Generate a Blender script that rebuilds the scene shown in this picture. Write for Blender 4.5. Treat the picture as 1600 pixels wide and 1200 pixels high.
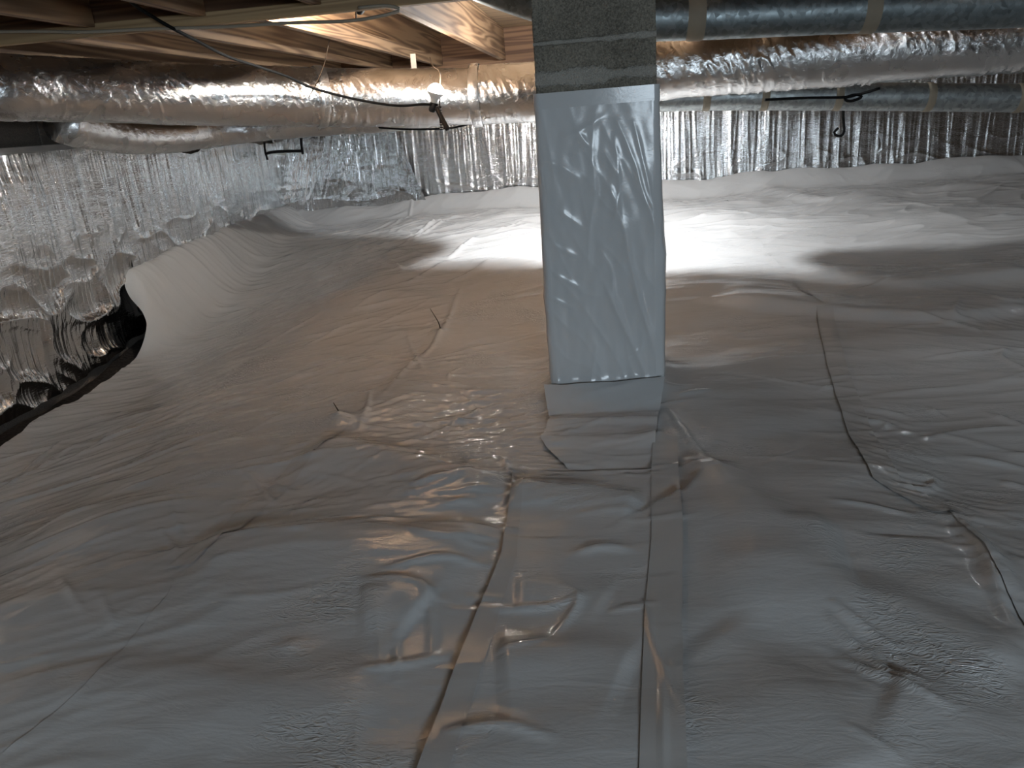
import bpy, bmesh, math, random
import numpy as np
from mathutils import Matrix, Vector

for o in list(bpy.data.objects):
    bpy.data.objects.remove(o)
S = bpy.context.scene
COL = S.collection
ZO = 1.0            # everything is laid out about eye height, then lifted so the ground is near z = 0

# ------------------------------------------------------------------ camera
F = 1200.0
_y = np.array([932 - 800, -(165 - 600), -F]); _y /= np.linalg.norm(_y)
_h = np.array([1, 0.08, 0.0])
_u = np.cross(_h, _y); _u /= np.linalg.norm(_u)
if _u[1] < 0: _u = -_u
_x = np.cross(_y, _u)
R = np.stack([_x, _y, _u])
cam = bpy.data.cameras.new('camera'); cam.sensor_width = 36; cam.lens = 27; cam.clip_start = 0.05; cam.clip_end = 50
camo = bpy.data.objects.new('camera', cam); COL.objects.link(camo)
M = Matrix([list(r) for r in R]).to_4x4(); M.translation = (0, 0, ZO); camo.matrix_world = M
S.camera = camo

# ------------------------------------------------------------------ world, light, exposure
S.view_settings.view_transform = 'Standard'; S.view_settings.look = 'None'
S.view_settings.gamma = 1; S.view_settings.use_curve_mapping = False
S.view_settings.exposure = 0.0
w = bpy.data.worlds.new('world'); S.world = w; w.use_nodes = True
w.node_tree.nodes['Background'].inputs[0].default_value = (0.5, 0.6, 0.75, 1)
w.node_tree.nodes['Background'].inputs[1].default_value = 0.02
BULB_FRONT = 230.0      # radiance of the bulb in front of the duct
BULB_GIRDER = 4600.0    # bulb up in the joist bay behind the girder
BULB_BACK = 4400.0       # bulb hung behind the duct
BULB_RIGHT = 480.0
BULB_LEFT = 85.0

def area(name, loc, target, sx, sy, power, color):
    l = bpy.data.lights.new(name, 'AREA'); l.shape = 'RECTANGLE'; l.size = sx; l.size_y = sy
    l.energy = power; l.color = color
    o = bpy.data.objects.new(name, l); COL.objects.link(o)
    o.location = (loc[0], loc[1], loc[2] + ZO)
    d = Vector(target) - Vector(loc); o.rotation_euler = d.to_track_quat('-Z', 'Y').to_euler()
    return o
# daylight through the access hatch behind the photographer
area('hatch_daylight', (1.25, -2.2, 0.14), (0.0, 1.3, -1.0), 1.5, 0.42, 58.0, (0.74, 0.88, 1.0))

# ------------------------------------------------------------------ helpers
def ray(px, py):
    return R @ np.array([px - 800, -(py - 600), -F])
def onY(px, py, Y):
    d = ray(px, py); return d * (Y / d[1])
def onX(px, py, X):
    d = ray(px, py); return d * (X / d[0])
def onZ(px, py, Z):
    d = ray(px, py); return d * (Z / d[2])

ROOTS = []
def tag(o, label=None, cat=None, group=None, kind=None):
    if label: o['label'] = label
    if cat: o['category'] = cat
    if group: o['group'] = group
    if kind: o['kind'] = kind
    return o

def empty(name, loc, label=None, cat=None, group=None, kind=None):
    o = bpy.data.objects.new(name, None); COL.objects.link(o); o.location = tuple(float(c) for c in loc)
    o.empty_display_size = 0.05
    ROOTS.append(o)
    return tag(o, label, cat, group, kind)

def rootof(o):
    off = Vector((0, 0, 0))
    while o:
        off = off + o.location; o = o.parent
    return off

def link_mesh(name, V, faces, mat, parent=None, smooth=True):
    """V (n,3) world coordinates; faces (m,4) int array or list of lists"""
    V = np.asarray(V, dtype=np.float64).reshape(-1, 3)
    if parent is None:
        org = np.array([(V[:, 0].min() + V[:, 0].max()) / 2, (V[:, 1].min() + V[:, 1].max()) / 2, V[:, 2].min()])
    else:
        org = np.array(rootof(parent))
    me = bpy.data.meshes.new(name)
    if isinstance(faces, np.ndarray):
        n = len(V); m = len(faces); k = faces.shape[1]
        me.vertices.add(n); me.vertices.foreach_set('co', (V - org).astype(np.float32).ravel())
        me.loops.add(m * k); me.loops.foreach_set('vertex_index', faces.astype(np.int32).ravel())
        me.polygons.add(m)
        me.polygons.foreach_set('loop_start', np.arange(0, m * k, k, dtype=np.int32))
        me.update(calc_edges=True)
    else:
        me.from_pydata([tuple(v) for v in (V - org)], [], faces)
    if smooth:
        me.polygons.foreach_set('use_smooth', np.ones(len(me.polygons), dtype=bool))
    me.materials.append(mat); me.update()
    o = bpy.data.objects.new(name, me); COL.objects.link(o)
    if parent is None:
        o.location = tuple(org); ROOTS.append(o)
    else:
        o.parent = parent
    return o

def grid_faces(n, m, cu=False, cv=False):
    iu = np.arange(n if cu else n - 1); iv = np.arange(m if cv else m - 1)
    A, B = np.meshgrid(iu, iv, indexing='ij'); A2 = (A + 1) % n; B2 = (B + 1) % m
    return np.stack([A * m + B, A2 * m + B, A2 * m + B2, A * m + B2], -1).reshape(-1, 4)

def grid_obj(name, P, mat, parent=None, cu=False, cv=False, flip=False, smooth=True):
    n, m, _ = P.shape
    f = grid_faces(n, m, cu, cv)
    if flip: f = f[:, ::-1].copy()
    return link_mesh(name, P.reshape(-1, 3), f, mat, parent, smooth)

def box_vf(x0, x1, y0, y1, z0, z1, b=0.0):
    bm = bmesh.new()
    bmesh.ops.create_cube(bm, size=1)
    for v in bm.verts:
        v.co = Vector(((x0 + x1) / 2 + v.co.x * (x1 - x0), (y0 + y1) / 2 + v.co.y * (y1 - y0), (z0 + z1) / 2 + v.co.z * (z1 - z0)))
    if b > 0:
        bmesh.ops.bevel(bm, geom=list(bm.edges), offset=b, segments=1, affect='EDGES')
    V = [tuple(v.co) for v in bm.verts]
    bm.verts.index_update()
    Fs = [[v.index for v in f.verts] for f in bm.faces]
    bm.free()
    return V, Fs

def box(name, x0, x1, y0, y1, z0, z1, mat, parent=None, b=0.0):
    V, Fs = box_vf(x0, x1, y0, y1, z0, z1, b)
    return link_mesh(name, V, Fs, mat, parent, smooth=False)

def smooth_path(pts, n):
    """Catmull-Rom through the points, resampled to n"""
    pts = np.array(pts, float)
    if len(pts) == 2:
        t = np.linspace(0, 1, n)[:, None]; return pts[0] * (1 - t) + pts[1] * t
    P = np.vstack([2 * pts[0] - pts[1], pts, 2 * pts[-1] - pts[-2]])
    out = []
    for i in range(1, len(P) - 2):
        for t in np.linspace(0, 1, 24, endpoint=False):
            a, b, c, d = P[i - 1], P[i], P[i + 1], P[i + 2]
            out.append(0.5 * (2 * b + (c - a) * t + (2 * a - 5 * b + 4 * c - d) * t * t + (3 * b - a - 3 * c + d) * t ** 3))
    out.append(P[-2]); out = np.array(out)
    s = np.r_[0, np.cumsum(np.linalg.norm(np.diff(out, axis=0), axis=1))]
    q = np.linspace(0, s[-1], n)
    return np.stack([np.interp(q, s, out[:, k]) for k in range(3)], -1)

def tube_frames(path):
    T = np.gradient(path, axis=0); T /= np.linalg.norm(T, axis=1)[:, None]
    up = np.array([0, 0, 1.0])
    N = np.cross(np.tile(up, (len(T), 1)), T)
    l = np.linalg.norm(N, axis=1)[:, None]
    bad = l[:, 0] < 0.05
    N[bad] = np.cross(np.tile([0, 1.0, 0], (len(T), 1)), T)[bad]
    for i in range(1, len(N)):
        if np.dot(N[i], N[i - 1]) < 0: N[i] = -N[i]
    N /= np.linalg.norm(N, axis=1)[:, None]
    B = np.cross(T, N)
    return T, N, B

def tube(name, pts, r, mat, parent=None, n=40, seg=8, cap=True):
    path = smooth_path(pts, n)
    T, N, B = tube_frames(path)
    a = np.linspace(0, 2 * np.pi, seg, endpoint=False)
    rr = np.full(n, r) if np.isscalar(r) else np.asarray(r)
    P = path[:, None, :] + rr[:, None, None] * (np.cos(a)[None, :, None] * N[:, None, :] + np.sin(a)[None, :, None] * B[:, None, :])
    f = [list(q) for q in grid_faces(n, seg, cv=True)]
    if cap:
        f.append(list(range(seg))); f.append(list(range((n - 1) * seg, n * seg))[::-1])
    return link_mesh(name, P.reshape(-1, 3), f, mat, parent)

# ---- noise
class Noise:
    def __init__(s, seed):
        rg = np.random.RandomState(seed); s.p = rg.permutation(512); a = rg.rand(512) * 2 * np.pi
        s.gx = np.cos(a); s.gy = np.sin(a)
    def __call__(s, x, y):
        xi = np.floor(x).astype(np.int64); yi = np.floor(y).astype(np.int64)
        fx = x - xi; fy = y - yi
        u = fx * fx * fx * (fx * (fx * 6 - 15) + 10); v = fy * fy * fy * (fy * (fy * 6 - 15) + 10)
        def g(a, b, dx, dy):
            h = s.p[(s.p[a & 511] + b) & 511]; return s.gx[h] * dx + s.gy[h] * dy
        n00 = g(xi, yi, fx, fy); n10 = g(xi + 1, yi, fx - 1, fy)
        n01 = g(xi, yi + 1, fx, fy - 1); n11 = g(xi + 1, yi + 1, fx - 1, fy - 1)
        return 1.4 * ((n00 * (1 - u) + n10 * u) * (1 - v) + (n01 * (1 - u) + n11 * u) * v)
def sstep(a, b, x):
    t = np.clip((x - a) / (b - a), 0, 1); return t * t * (3 - 2 * t)
def rot(x, y, deg):
    c, s = math.cos(math.radians(deg)), math.sin(math.radians(deg)); return x * c + y * s, -x * s + y * c
def ridge(n, k=2.0):
    return np.clip(1 - np.abs(n) * 2.2, 0, 1) ** k
N1, N2, N3, N4, N5, N6 = [Noise(i) for i in (3, 11, 27, 41, 58, 77)]

# ------------------------------------------------------------------ materials
def newmat(name):
    m = bpy.data.materials.new(name); m.use_nodes = True
    nt = m.node_tree; b = nt.nodes['Principled BSDF']
    return m, nt, b
def nd(nt, t, **k):
    n = nt.nodes.new(t)
    for a, v in k.items():
        if a in n.inputs: n.inputs[a].default_value = v
        else: setattr(n, a, v)
    return n
def coords(nt, scale=(1, 1, 1), rotz=0.0):
    tc = nd(nt, 'ShaderNodeNewGeometry'); mp = nd(nt, 'ShaderNodeMapping')
    mp.inputs['Scale'].default_value = scale; mp.inputs['Rotation'].default_value = (0, 0, rotz)
    nt.links.new(tc.outputs['Position'], mp.inputs['Vector']); return mp.outputs['Vector']
def noise(nt, vec, scale, detail=3, rough=0.55, dist=0.0):
    n = nd(nt, 'ShaderNodeTexNoise'); n.inputs['Scale'].default_value = scale; n.inputs['Detail'].default_value = detail
    n.inputs['Roughness'].default_value = rough; n.inputs['Distortion'].default_value = dist
    nt.links.new(vec, n.inputs['Vector']); return n.outputs['Fac']
def ramp(nt, fac, stops):
    r = nd(nt, 'ShaderNodeValToRGB'); e = r.color_ramp.elements
    while len(e) < len(stops): e.new(0.5)
    for i, (p, c) in enumerate(stops):
        e[i].position = p; e[i].color = (c[0], c[1], c[2], 1)
    nt.links.new(fac, r.inputs['Fac']); return r.outputs['Color']
def math_(nt, op, a, b=None, c=None):
    n = nd(nt, 'ShaderNodeMath', operation=op)
    for i, v in enumerate((a, b, c)):
        if v is None: continue
        if isinstance(v, (int, float)): n.inputs[i].default_value = v
        else: nt.links.new(v, n.inputs[i])
    return n.outputs[0]
def bump(nt, h, dist, strength=1.0, prev=None):
    b = nd(nt, 'ShaderNodeBump'); b.inputs['Strength'].default_value = strength; b.inputs['Distance'].default_value = dist
    nt.links.new(h, b.inputs['Height'])
    if prev is not None: nt.links.new(prev, b.inputs['Normal'])
    return b.outputs['Normal']

def film_mat(name, col, rough=0.2, coat=0.0, micro=0.0012, crk=9.0):
    m, nt, b = newmat(name)
    v = coords(nt, (1, 1, 1))
    vs = coords(nt, (1.0, 3.2, 1.6), 0.25)
    n1 = noise(nt, vs, 9, 5, 0.62, 0.6)
    n2 = noise(nt, vs, 38, 3, 0.6, 0.8)
    c = ramp(nt, noise(nt, v, 2.3, 4), [(0.3, [k * 0.95 for k in col]), (0.7, col)])
    nt.links.new(c, b.inputs['Base Color'])
    rr = math_(nt, 'MULTIPLY_ADD', noise(nt, v, 3.0, 3), 0.08, rough - 0.04)
    nt.links.new(rr, b.inputs['Roughness'])
    b.inputs['IOR'].default_value = 1.5
    mask = nd(nt, 'ShaderNodeMapRange'); mask.inputs['From Min'].default_value = 0.54; mask.inputs['From Max'].default_value = 0.68
    nt.links.new(noise(nt, v, 2.6, 2), mask.inputs['Value'])
    cr = noise(nt, coords(nt, (1.6, 4.5, 2.0), 0.35), 16, 2, 0.5, 1.5)
    cr = math_(nt, 'ABSOLUTE', math_(nt, 'SUBTRACT', cr, 0.5))
    h = math_(nt, 'ADD', math_(nt, 'MULTIPLY', n1, 1.6), math_(nt, 'MULTIPLY', n2, 0.25))
    h = math_(nt, 'ADD', h, math_(nt, 'MULTIPLY', math_(nt, 'MULTIPLY', cr, mask.outputs['Result']), crk))
    nt.links.new(bump(nt, h, micro, 1.0), b.inputs['Normal'])
    return m
M_SHEET = film_mat('white_film', (0.62, 0.62, 0.615), 0.08)
M_WRAP = film_mat('white_film_wrap', (0.66, 0.68, 0.69), 0.20, micro=0.0004, crk=2.0)
M_TAPE = film_mat('clear_tape', (0.58, 0.57, 0.555), 0.16, micro=0.0004)

def foil_mat(name, col, rough, wall=0):
    m, nt, b = newmat(name)
    b.inputs['Metallic'].default_value = 1.0
    v = coords(nt, (1, 1, 1))
    c = ramp(nt, noise(nt, v, 3.1, 4), [(0.3, [k * 0.8 for k in col]), (0.7, col)])
    nt.links.new(c, b.inputs['Base Color'])
    nt.links.new(math_(nt, 'MULTIPLY_ADD', noise(nt, v, 6, 3), 0.2, rough - 0.1), b.inputs['Roughness'])
    if wall:
        vv = coords(nt, (26, 26, 1.0)); vh = coords(nt, (18, 18, 75))
        if wall == 2: vh = coords(nt, (40, 40, 170))
        kv, kh, kn = (1.6, 0.26, 0.0006) if wall == 1 else (0.5, 0.34, 0.0003)
        h = math_(nt, 'ADD', math_(nt, 'MULTIPLY', noise(nt, vv, 2.0, 1.5, 0.5), kv), math_(nt, 'MULTIPLY', noise(nt, vh, 1.3, 2, 0.5, 1.0), kh))
        n = bump(nt, h, 0.005, 1.0)
        n = bump(nt, noise(nt, v, 60, 4, 0.6, 0.7), kn, 1.0, n)
    else:
        n = bump(nt, noise(nt, v, 34, 5, 0.6, 1.2), 0.0035, 1.0)
    nt.links.new(n, b.inputs['Normal'])
    return m
M_FOILWALL = foil_mat('foil_facing', (0.74, 0.74, 0.735), 0.17, 1)
M_FOILBACK = foil_mat('foil_facing_far', (0.84, 0.83, 0.82), 0.19, 2)
M_FOILDUCT = foil_mat('duct_foil', (0.80, 0.79, 0.78), 0.26)
M_FOILTAPE = foil_mat('foil_tape', (0.86, 0.86, 0.86), 0.30)

def wood_mat(name, c1, c2, axis='Y', seed=0.0):
    m, nt, b = newmat(name)
    sc = {'Y': (8, 0.28, 8), 'X': (0.28, 8, 8), 'Z': (8, 8, 0.28)}[axis]
    oi = nd(nt, 'ShaderNodeObjectInfo')
    tc = nd(nt, 'ShaderNodeNewGeometry'); ad = nd(nt, 'ShaderNodeVectorMath', operation='ADD')
    cx = nd(nt, 'ShaderNodeCombineXYZ'); nt.links.new(math_(nt, 'MULTIPLY', oi.outputs['Random'], 17.0), cx.inputs[2])
    nt.links.new(math_(nt, 'MULTIPLY', oi.outputs['Random'], 31.0), cx.inputs[0])
    nt.links.new(tc.outputs['Position'], ad.inputs[0]); nt.links.new(cx.outputs[0], ad.inputs[1])
    mp = nd(nt, 'ShaderNodeMapping'); mp.inputs['Scale'].default_value = sc; nt.links.new(ad.outputs[0], mp.inputs['Vector'])
    n = noise(nt, mp.outputs['Vector'], 1.0, 2, 0.5, 0.3)
    rings = math_(nt, 'SINE', math_(nt, 'MULTIPLY', n, 75.0))
    rings = math_(nt, 'MULTIPLY_ADD', rings, 0.5, 0.5)
    mp2 = nd(nt, 'ShaderNodeMapping'); mp2.inputs['Scale'].default_value = tuple(s * 9 for s in sc); nt.links.new(ad.outputs[0], mp2.inputs['Vector'])
    fine = noise(nt, mp2.outputs['Vector'], 1.0, 3, 0.6)
    f = math_(nt, 'ADD', math_(nt, 'MULTIPLY', rings, 0.55), math_(nt, 'MULTIPLY', fine, 0.45))
    nt.links.new(ramp(nt, f, [(0.2, c1), (0.75, c2)]), b.inputs['Base Color'])
    b.inputs['Roughness'].default_value = 0.7
    nt.links.new(bump(nt, f, 0.001, 0.6), b.inputs['Normal'])
    return m
M_JOIST = wood_mat('joist_pine', (0.125, 0.066, 0.032), (0.32, 0.20, 0.108), 'Y')
M_BEAM = wood_mat('beam_pine', (0.11, 0.052, 0.026), (0.24, 0.13, 0.065), 'X')
M_LEDGER = wood_mat('ledger_pine', (0.27, 0.175, 0.09), (0.42, 0.29, 0.155), 'X')
M_PLY = wood_mat('plywood', (0.20, 0.125, 0.07), (0.34, 0.23, 0.13), 'X')

def concrete_mat(name, c1, c2, sc=60):
    m, nt, b = newmat(name); v = coords(nt)
    big = noise(nt, v, 5, 4, 0.6); vor = nd(nt, 'ShaderNodeTexVoronoi'); vor.inputs['Scale'].default_value = sc * 2.2
    nt.links.new(v, vor.inputs['Vector'])
    fine = noise(nt, v, sc * 3.5, 3, 0.7)
    f = math_(nt, 'ADD', math_(nt, 'MULTIPLY', big, 0.3), math_(nt, 'MULTIPLY', fine, 0.7))
    nt.links.new(ramp(nt, f, [(0.36, c1), (0.62, c2)]), b.inputs['Base Color'])
    b.inputs['Roughness'].default_value = 0.95
    h = math_(nt, 'ADD', math_(nt, 'MULTIPLY', vor.outputs['Distance'], 1.0), fine)
    nt.links.new(bump(nt, h, 0.004, 0.9), b.inputs['Normal'])
    return m
M_BLOCK = concrete_mat('concrete_block', (0.09, 0.083, 0.068), (0.32, 0.295, 0.24))
M_MORTAR = concrete_mat('mortar', (0.30, 0.285, 0.25), (0.48, 0.46, 0.41), 80)
M_WALLBLOCK = concrete_mat('foundation_block', (0.12, 0.10, 0.085), (0.20, 0.17, 0.14))
M_EARTH = concrete_mat('earth', (0.012, 0.010, 0.009), (0.05, 0.04, 0.033), 20)

def galv_mat(name, base):
    m, nt, b = newmat(name); v = coords(nt)
    vor = nd(nt, 'ShaderNodeTexVoronoi'); vor.inputs['Scale'].default_value = 55
    nt.links.new(v, vor.inputs['Vector'])
    sep = nd(nt, 'ShaderNodeSeparateColor'); nt.links.new(vor.outputs['Color'], sep.inputs[0])
    f = math_(nt, 'ADD', math_(nt, 'MULTIPLY', sep.outputs[0], 0.6), math_(nt, 'MULTIPLY', noise(nt, v, 9, 4), 0.4))
    nt.links.new(ramp(nt, f, [(0.2, [k * 0.6 for k in base]), (0.8, base)]), b.inputs['Base Color'])
    b.inputs['Metallic'].default_value = 0.85
    nt.links.new(math_(nt, 'MULTIPLY_ADD', sep.outputs[1], 0.2, 0.38), b.inputs['Roughness'])
    return m
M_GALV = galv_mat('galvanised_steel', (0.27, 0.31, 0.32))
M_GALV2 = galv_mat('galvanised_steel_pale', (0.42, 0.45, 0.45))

def plain(name, col, rough=0.5, metal=0.0, bumpd=0.0):
    m, nt, b = newmat(name); v = coords(nt)
    nt.links.new(ramp(nt, noise(nt, v, 12, 3), [(0.3, [c * 0.85 for c in col]), (0.7, col)]), b.inputs['Base Color'])
    b.inputs['Roughness'].default_value = rough; b.inputs['Metallic'].default_value = metal
    return m
M_BLACK = plain('black_rubber', (0.007, 0.007, 0.007), 0.75)
M_BLACK.node_tree.nodes['Principled BSDF'].inputs['Specular IOR Level'].default_value = 0.15
M_BLACKPL = plain('black_plastic', (0.006, 0.006, 0.006), 0.6)
M_STRIPE = plain('white_stripe', (0.7, 0.7, 0.7), 0.5)
M_CABLE = plain('grey_cable', (0.36, 0.31, 0.24), 0.5)
M_BROWNWIRE = plain('brown_wire', (0.10, 0.065, 0.04), 0.5)
M_TWIG = plain('twig', (0.03, 0.02, 0.014), 0.9)
M_MASKTAPE = plain('duct_mastic_tape', (0.30, 0.255, 0.19), 0.7)
M_STRAP = plain('steel_strap', (0.45, 0.42, 0.37), 0.4, 0.8)
M_BULBBASE = plain('bulb_base', (0.8, 0.8, 0.78), 0.4)
M_GREYSTRIP = plain('grey_bar', (0.30, 0.29, 0.28), 0.5)
def emit(name, col, s):
    m, nt, b = newmat(name)
    b.inputs['Emission Color'].default_value = (*col, 1); b.inputs['Emission Strength'].default_value = s
    b.inputs['Base Color'].default_value = (0.8, 0.8, 0.8, 1)
    return m
M_GLOW_F = emit('bulb_glow', (1.0, 0.93, 0.84), BULB_FRONT)
M_GLOW_G = emit('bulb_glow_bay', (1.0, 0.93, 0.84), BULB_GIRDER)
M_GLOW_B = emit('bulb_glow_cool', (0.94, 0.97, 1.0), BULB_BACK)
M_GLOW_R = emit('bulb_glow_right', (0.90, 0.95, 1.0), BULB_RIGHT)
M_GLOW_L = emit('bulb_glow_left', (1.0, 0.96, 0.9), BULB_LEFT)

# ------------------------------------------------------------------ the shell
XL, XR, YB, YF = -2.70, 4.6, 6.48, -2.6
ZJ = 0.385           # underside of the joists
ZS = 0.62            # underside of the subfloor

def g(X, Y):
    """lie of the ground (about eye height)"""
    X = np.asarray(X, float); Y = np.asarray(Y, float)
    z = -1.0 + 0.0 * X
    z = z + 0.10 * sstep(3.0, 4.4, Y) + 0.17 * sstep(4.2, 6.0, Y)
    z = z - 0.10 * sstep(-1.3, -2.4, X) * (1 - sstep(4.2, 5.9, Y)) - 0.04 * sstep(-1.3, -2.4, X)
    z = z - 0.04 * sstep(0.8, 2.0, X) * (1 - sstep(3.0, 4.0, Y))
    z = z + 0.05 * np.exp(-(((X + 0.9) / 0.8) ** 2 + ((Y - 5.0) / 0.5) ** 2))
    z = z + 0.03 * N1(X * 0.8 + 3, Y * 0.8) + 0.014 * N2(X * 1.9, Y * 1.9)
    return z

# bare earth
gx = np.linspace(XL, XR, 150); gy = np.linspace(YF, YB, 180)
GX, GY = np.meshgrid(gx, gy, indexing='ij')
GZ = g(GX, GY) - 0.06 + 0.012 * N3(GX * 9, GY * 9)
tag(grid_obj('floor', np.stack([GX, GY, GZ], -1), M_EARTH), 'dark bare earth showing along the foot of the left foil wall', kind='structure')

# foundation walls of concrete block
def block_wall(name, label, fixed, a0, a1, axis, zlo=-1.4, zhi=ZJ, courses=True, sign=1):
    """a wall whose inner face is at `fixed`; inner side faces +sign"""
    t = 0.2
    if axis == 'Y':   # runs along Y, face at x = fixed
        V, Fs = box_vf(fixed - sign * t if sign > 0 else fixed, fixed if sign > 0 else fixed + t, a0, a1, zlo, -0.02)
        base = (fixed - sign * t / 2, (a0 + a1) / 2, zlo)
    else:
        V, Fs = box_vf(a0, a1, fixed if sign < 0 else fixed - t, fixed + t if sign < 0 else fixed, zlo, -0.02)
        base = ((a0 + a1) / 2, fixed - sign * t / 2, zlo)
    o = link_mesh(name, V, Fs, M_WALLBLOCK, None, False)
    tag(o, label, kind='structure')
    if courses:
        L = 0.395
        for k, z0 in enumerate((-0.015, 0.185)):
            s = a0 + (0.2 if k else 0.0); first = True
            while s < a1 - 0.05:
                e = min(s + L, a1)
                if axis == 'Y':
                    x0, x1 = (fixed - t, fixed) if sign > 0 else (fixed, fixed + t)
                    box('block', x0, x1, s + 0.005, e - 0.005, z0 + 0.005, z0 + 0.195, M_WALLBLOCK, o, 0.004)
                else:
                    y0, y1 = (fixed - t, fixed) if sign > 0 else (fixed, fixed + t)
                    box('block', s + 0.005, e - 0.005, y0, y1, z0 + 0.005, z0 + 0.195, M_WALLBLOCK, o, 0.004)
                s = e
    return o
wl = block_wall('wall_left', 'dark bare concrete block showing above the foil on the left wall', XL - 0.03, YF, YB, 'Y')
wb = block_wall('wall_back', 'block wall behind the far foil lining and ducts', YB + 0.03, XL - 0.2, XR, 'X', sign=-1)
box('wall_right', XR, XR + 0.2, YF, YB, -1.4, ZS, M_WALLBLOCK)['kind'] = 'structure'
box('wall_front', XL, XR, YF - 0.2, YF, -1.4, ZS, M_WALLBLOCK)['kind'] = 'structure'
for o in ROOTS[-2:]: pass
ce = box('ceiling', XL - 0.2, XR, YF, YB + 0.2, ZS, ZS + 0.02, M_PLY); tag(ce, 'plywood subfloor above the joists', kind='structure')

# rim board on the sill, at the far ends of the joists
rb = box('rim_board', XL, XR, YB - 0.02, YB + 0.02, ZJ - 0.0, ZS - 0.002, M_BEAM)
tag(rb, 'dark wooden rim board closing the far ends of the joists', 'rim board')
sill = box('sill_plate', XL, XR, YB - 0.1, YB + 0.1, ZJ - 0.04, ZJ - 0.002, M_BEAM)
tag(sill, 'wooden sill plate under the far joist ends, above the duct', 'sill')

# girder and its ledger strip
gd = empty('girder', (0, 2.85, 0.36), 'long wooden girder across the top, carried by the block pier', 'girder')
for k in range(3):
    box('ply', XL, XR, 2.792 + k * 0.039, 2.83 + k * 0.039, 0.385, ZS - 0.004, M_BEAM, gd, 0.002)
box('ledger_strip', XL, XR, 2.752, 2.79, 0.358, 0.398, M_LEDGER, gd, 0.002)['label'] = 'pale wooden ledger strip along the girder foot'

# joists
def joist(xr, y0, y1, label, group, z0=ZJ):
    o = box('floor_joist', xr - 0.038, xr, y0, y1, z0, ZS - 0.003, M_JOIST, None, 0.002)
    return tag(o, label, 'joist', group)
ORD = ('first', 'second', 'third', 'fourth', 'fifth', 'sixth')
gr1 = 'joists between girder and far wall'; gr2 = 'joists on the near side of the girder'
joist(-0.690, 2.912, YB - 0.022, 'pine joist with brightly lit underside just left of the block pier', gr1)
joist(-1.188, 2.912, YB - 0.022, 'pine joist whose face glows white beside the lit bulb', gr1)
joist(-1.594, 2.912, YB - 0.022, 'dim pine joist next left of the glowing white joist', gr1)
joist(-2.010, 2.912, YB - 0.022, 'dark grained joist running low over the left foil duct, second left of the glowing joist', gr1)
joist(-2.416, 2.912, YB - 0.022, 'dark joist nearest the left wall, beyond the girder', gr1)
joist(-1.300, YF, 2.75, 'near joist with pale underside at top edge, first left of the black cord', gr2)
joist(-1.706, YF, 2.75, 'dark near joist ending at the ledger, second from the black cord', gr2)
joist(-2.112, YF, 2.75, 'dark near joist in the top left corner of the photo', gr2)
joist(-0.894, YF, 2.75, 'near joist at the top edge right of the black cord', gr2)
for i in range(6):
    joist(0.122 + i * 0.406, 2.912, YB - 0.022, 'joist above the ducts right of the pier, %s from the pier' % ORD[i], 'joists above the right ducts')
for i in range(6):
    joist(-0.488 + i * 0.406, YF, 2.75, 'near joist above the top edge of the photo, %s right of the cord' % ORD[i], 'joists overhead')

# ------------------------------------------------------------------ block pier
PX0, PX1, PY0, PY1 = -0.192, 0.192, 2.65, 3.05
pier = empty('block_pier', (0, 2.85, -1.05), 'grey concrete block pier with rough mortar joints, wrapped in white plastic below', 'pier')
zs = [0.355, 0.197, 0.100, -0.10, -0.30, -0.50, -0.70, -0.90, -1.10]
for i in range(len(zs) - 1):
    zt, zb = zs[i], zs[i + 1]
    # subdivided face with chipped, uneven edges
    n, m = 40, 22
    b = box('block', PX0, PX1, PY0, PY1, zb + 0.005, zt - 0.005, M_BLOCK, pier, 0.004)
    if i < 3: # mortar squeezed in the joint below
        xs = np.linspace(PX0 - 0.001, PX1 + 0.001, 70); th = 0.0075 + 0.004 * N2(xs * 25, xs * 0 + i)
        if i == 1: th = 0.008 + 0.022 * np.clip(N1(xs * 9 + 2, xs * 0) + 0.25 + 1.2 * np.exp(-((xs + 0.02) / 0.09) ** 2), 0, 1) + 0.006 * N2(xs * 60, xs * 0)
        if i == 0: th = 0.0065 + 0.003 * N2(xs * 30, xs * 0) + 0.004 * sstep(-0.05, 0.15, xs)
        zc = zb + (-0.008 if i == 1 else 0.0) + 0.002 * N3(xs * 12, xs * 0)
        rows = []
        for zoff, yo in ((-1, 0.012), (-0.95, -0.002), (-0.5, -0.006), (0, -0.005), (0.5, -0.006), (0.95, -0.002), (1, 0.012)):
            rows.append(np.stack([xs, PY0 + yo + (0.0015 * N3(xs * 80, xs * 0 + zoff * 5) if yo < 0 else 0 * xs), zc + zoff * th], -1))
        grid_obj('mortar_joint', np.array(rows), M_MORTAR, pier)
    box('mortar_bed', PX0 + 0.008, PX1 - 0.008, PY0 + 0.008, PY1 - 0.008, zb - 0.006, zb + 0.006, M_MORTAR, pier)

# ------------------------------------------------------------------ plastic sheets
def gpix(px, py):
    """where a pixel of the photograph meets the ground"""
    z = -1.0
    for _ in range(25):
        p = onZ(px, py, z); p = p if p[1] > 0 and p[1] < 8 else p
        z = 0.5 * z + 0.5 * float(g(p[0], min(max(p[1], 0), 6.4)))
    p = onZ(px, py, z); return np.array([p[0], p[1]])
def gpoly(pts): return np.array([gpix(*p) for p in pts])

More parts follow.
